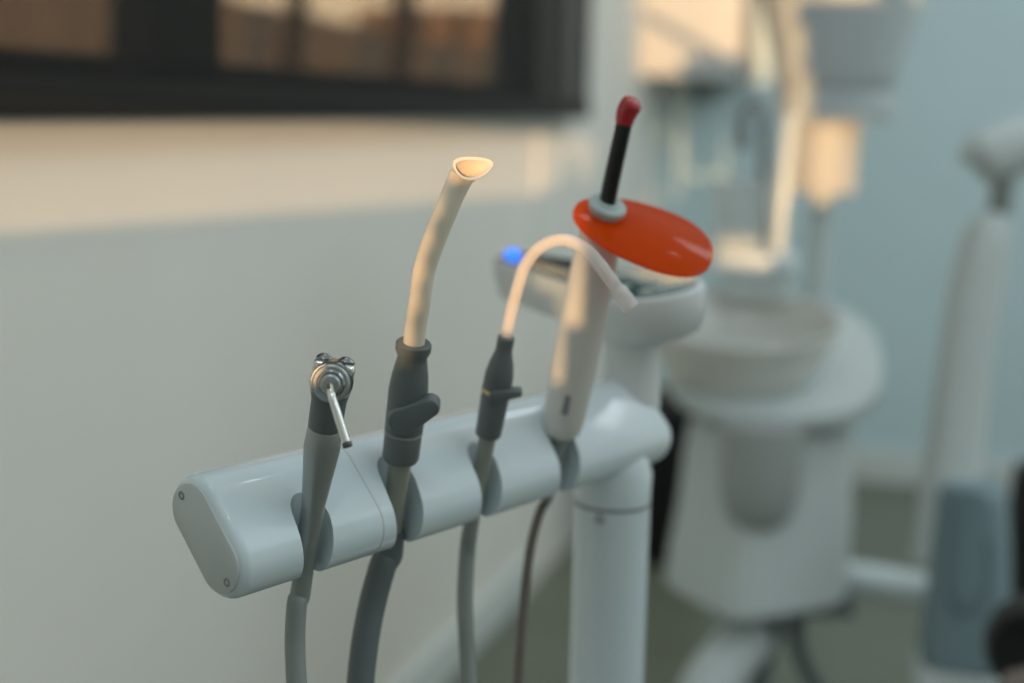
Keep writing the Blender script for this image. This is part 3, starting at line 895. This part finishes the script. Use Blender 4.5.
# black waste bin on the floor behind the unit
bp = PZ(668, 556, 0.0)
bn_ = thing('waste_bin', bp, 'black waste bin on the floor behind the spittoon unit', 'bin')
obj('bin_body', lathe(bmesh.new(), bp, UP, [(0, 0), (0.100, 0), (0.104, 0.008), (0.120, 0.40), (0.124, 0.405), (0.124, 0.415), (0.117, 0.415), (0.10, 0.02), (0, 0.02)], 40), 'bin', bn_)
obj('bin_lid', lathe(bmesh.new(), bp + UP * 0.415, UP, [(0, 0.0), (0.126, 0.0), (0.126, 0.015), (0.09, 0.045), (0.03, 0.058), (0, 0.059)], 40), 'bin', bn_)

# ------------------------------------------------------------------ delivery column on the right
DC = 2.0
vr, vf = ground_axes(975, DC)
dcx = P(960, 660, DC)
de = thing('delivery_column', V((dcx.x, dcx.y, 0)), 'white slanting delivery arm rising from a blue grey column cover', 'delivery unit')
secs = []
for (px, py, w) in ((942, 560, 28), (948, 500, 28), (957, 430, 27), (965, 360, 26), (974, 300, 26), (983, 255, 25), (987, 235, 23), (989, 222, 19), (990, 214, 13), (990, 212, 5)):
    secs.append(superell(P(px, py, DC), rgt, fwd, w / FPX * DC, w / FPX * DC * 1.0, 2.6, 40))
obj('upper_arm', loft(bmesh.new(), secs), 'unit', de)
secs = []
for (x0_, x1_, py) in ((950, 985, 480), (942, 1000, 484), (939, 1006, 496), (934, 1008, 540), (927, 1009, 600), (921, 1009, 655), (922, 1008, 658)):
    secs.append(superell(P((x0_ + x1_) / 2, py, DC - 0.03), vr, vf, (x1_ - x0_) / 2 / FPX * DC, 0.06, 3.5, 48))
cv = obj('column_cover', loft(bmesh.new(), secs), 'bluegrey', de)
gpts = [P(953, 500, 1.910), P(951, 540, 1.909), P(948, 575, 1.908), P(953, 600, 1.908), P(968, 608, 1.908), P(983, 602, 1.908), P(988, 575, 1.909), P(988, 540, 1.909)]
obj('cover_groove', tube(bmesh.new(), gpts, 0.004, 12, 8), 'groove', cv)
secs = []
for (x0_, x1_, py) in ((921, 1007, 658), (916, 1008, 662), (914, 1008, 700), (908, 1012, 800)):
    secs.append(superell(P((x0_ + x1_) / 2, py, DC - 0.02), vr, vf, (x1_ - x0_) / 2 / FPX * DC, 0.07, 4, 48))
c = P(960, 800, DC - 0.02); c.z = 0
secs.append(superell(c, vr, vf, 0.09, 0.09, 4, 48))
obj('column_base', loft(bmesh.new(), secs), 'unit', de)
obj('arm_joint', lathe(bmesh.new(), P(999, 214, DC), UP + vr * 0.05, [(0, 0), (0.016, 0), (0.016, 0.06), (0, 0.06)], 24), 'hose', de)
obj('tray_arm', tube(bmesh.new(), [P(977, 163, DC), P(980, 161, DC), P(1000, 153, DC), P(1030, 143, DC), P(1100, 125, DC), P(1200, 100, DC)], [0.022, 0.036, 0.040, 0.040, 0.040, 0.040], 32, 8), 'unit', de)

# black chair behind the column at the frame's right edge
bkp = PZ(1035, 620, 0.0)
ch = thing('office_chair', V((bkp.x, bkp.y, 0)), 'black chair standing behind the blue grey column', 'chair')
DB = 2.55
qr, qf = ground_axes(1040, DB)
secs = []
for (x0_, x1_, py) in ((1030, 1070, 463), (1016, 1080, 468), (1012, 1082, 490), (1009, 1086, 540), (1008, 1088, 590), (1012, 1084, 620), (1025, 1070, 625)):
    secs.append(superell(P((x0_ + x1_) / 2, py, DB), qr, qf, (x1_ - x0_) / 2 / FPX * DB, 0.035, 3, 40))
obj('backrest', loft(bmesh.new(), secs), 'blackmatt', ch)
sc_ = P(1048, 640, DB); 
obj('seat', loft(bmesh.new(), [superell(V((sc_.x, sc_.y, sc_.z + z_)) - qf * 0.0 + qr * 0.02, qr, qf, 0.17 * k, 0.18 * k, 3, 40) for z_, k in ((-0.06, 0.9), (-0.05, 1.0), (-0.015, 1.0), (0.0, 0.92))]), 'blackmatt', ch)
obj('gas_column', lathe(bmesh.new(), V((sc_.x, sc_.y, 0.03)) + qr * 0.02, UP, [(0, 0), (0.03, 0), (0.03, 0.2), (0.02, sc_.z - 0.08), (0, sc_.z - 0.08)], 20), 'darkgrey', ch)
obj('chair_base', lathe(bmesh.new(), V((sc_.x, sc_.y, 0.0)) + qr * 0.02, UP, [(0, 0), (0.22, 0), (0.22, 0.02), (0.05, 0.05), (0, 0.05)], 30), 'darkgrey', ch)

# near stool with a round padded edge, lower right corner
DS = 1.5
wr, wf_ = ground_axes(1040, DS)
s1 = P(1044, 655, DS)
so = thing('operator_stool', V((s1.x, s1.y, 0)), 'black padded stool with a taupe seat in the lower right corner', 'stool')
obj('padded_back', loft(bmesh.new(), [superell(s1 + wf_ * y_, wr, UP, 0.062 * k, 0.054 * k, 2.2, 48) for y_, k in ((0.0, 0.70), (-0.006, 0.88), (0.01, 0.97), (0.03, 1.0), (0.05, 0.95), (0.065, 0.8))]), 'blackmatt', so)
s2 = P(1050, 716, DS - 0.10)
obj('seat', lathe(bmesh.new(), V((s2.x, s2.y, s2.z)) + UP * 0, UP, [(0, -0.03), (0.045, -0.03), (0.052, -0.02), (0.054, 0.01), (0.048, 0.03), (0.03, 0.040), (0, 0.043)], 40), 'taupe', so)
obj('stool_column', lathe(bmesh.new(), V((s1.x, s1.y, 0.02)), UP, [(0, 0), (0.025, 0), (0.025, s1.z - 0.08), (0, s1.z - 0.06)], 20), 'darkchrome', so)
obj('stool_base', lathe(bmesh.new(), V((s1.x, s1.y, 0)), UP, [(0, 0), (0.2, 0), (0.2, 0.02), (0.04, 0.05), (0, 0.05)], 30), 'darkchrome', so)
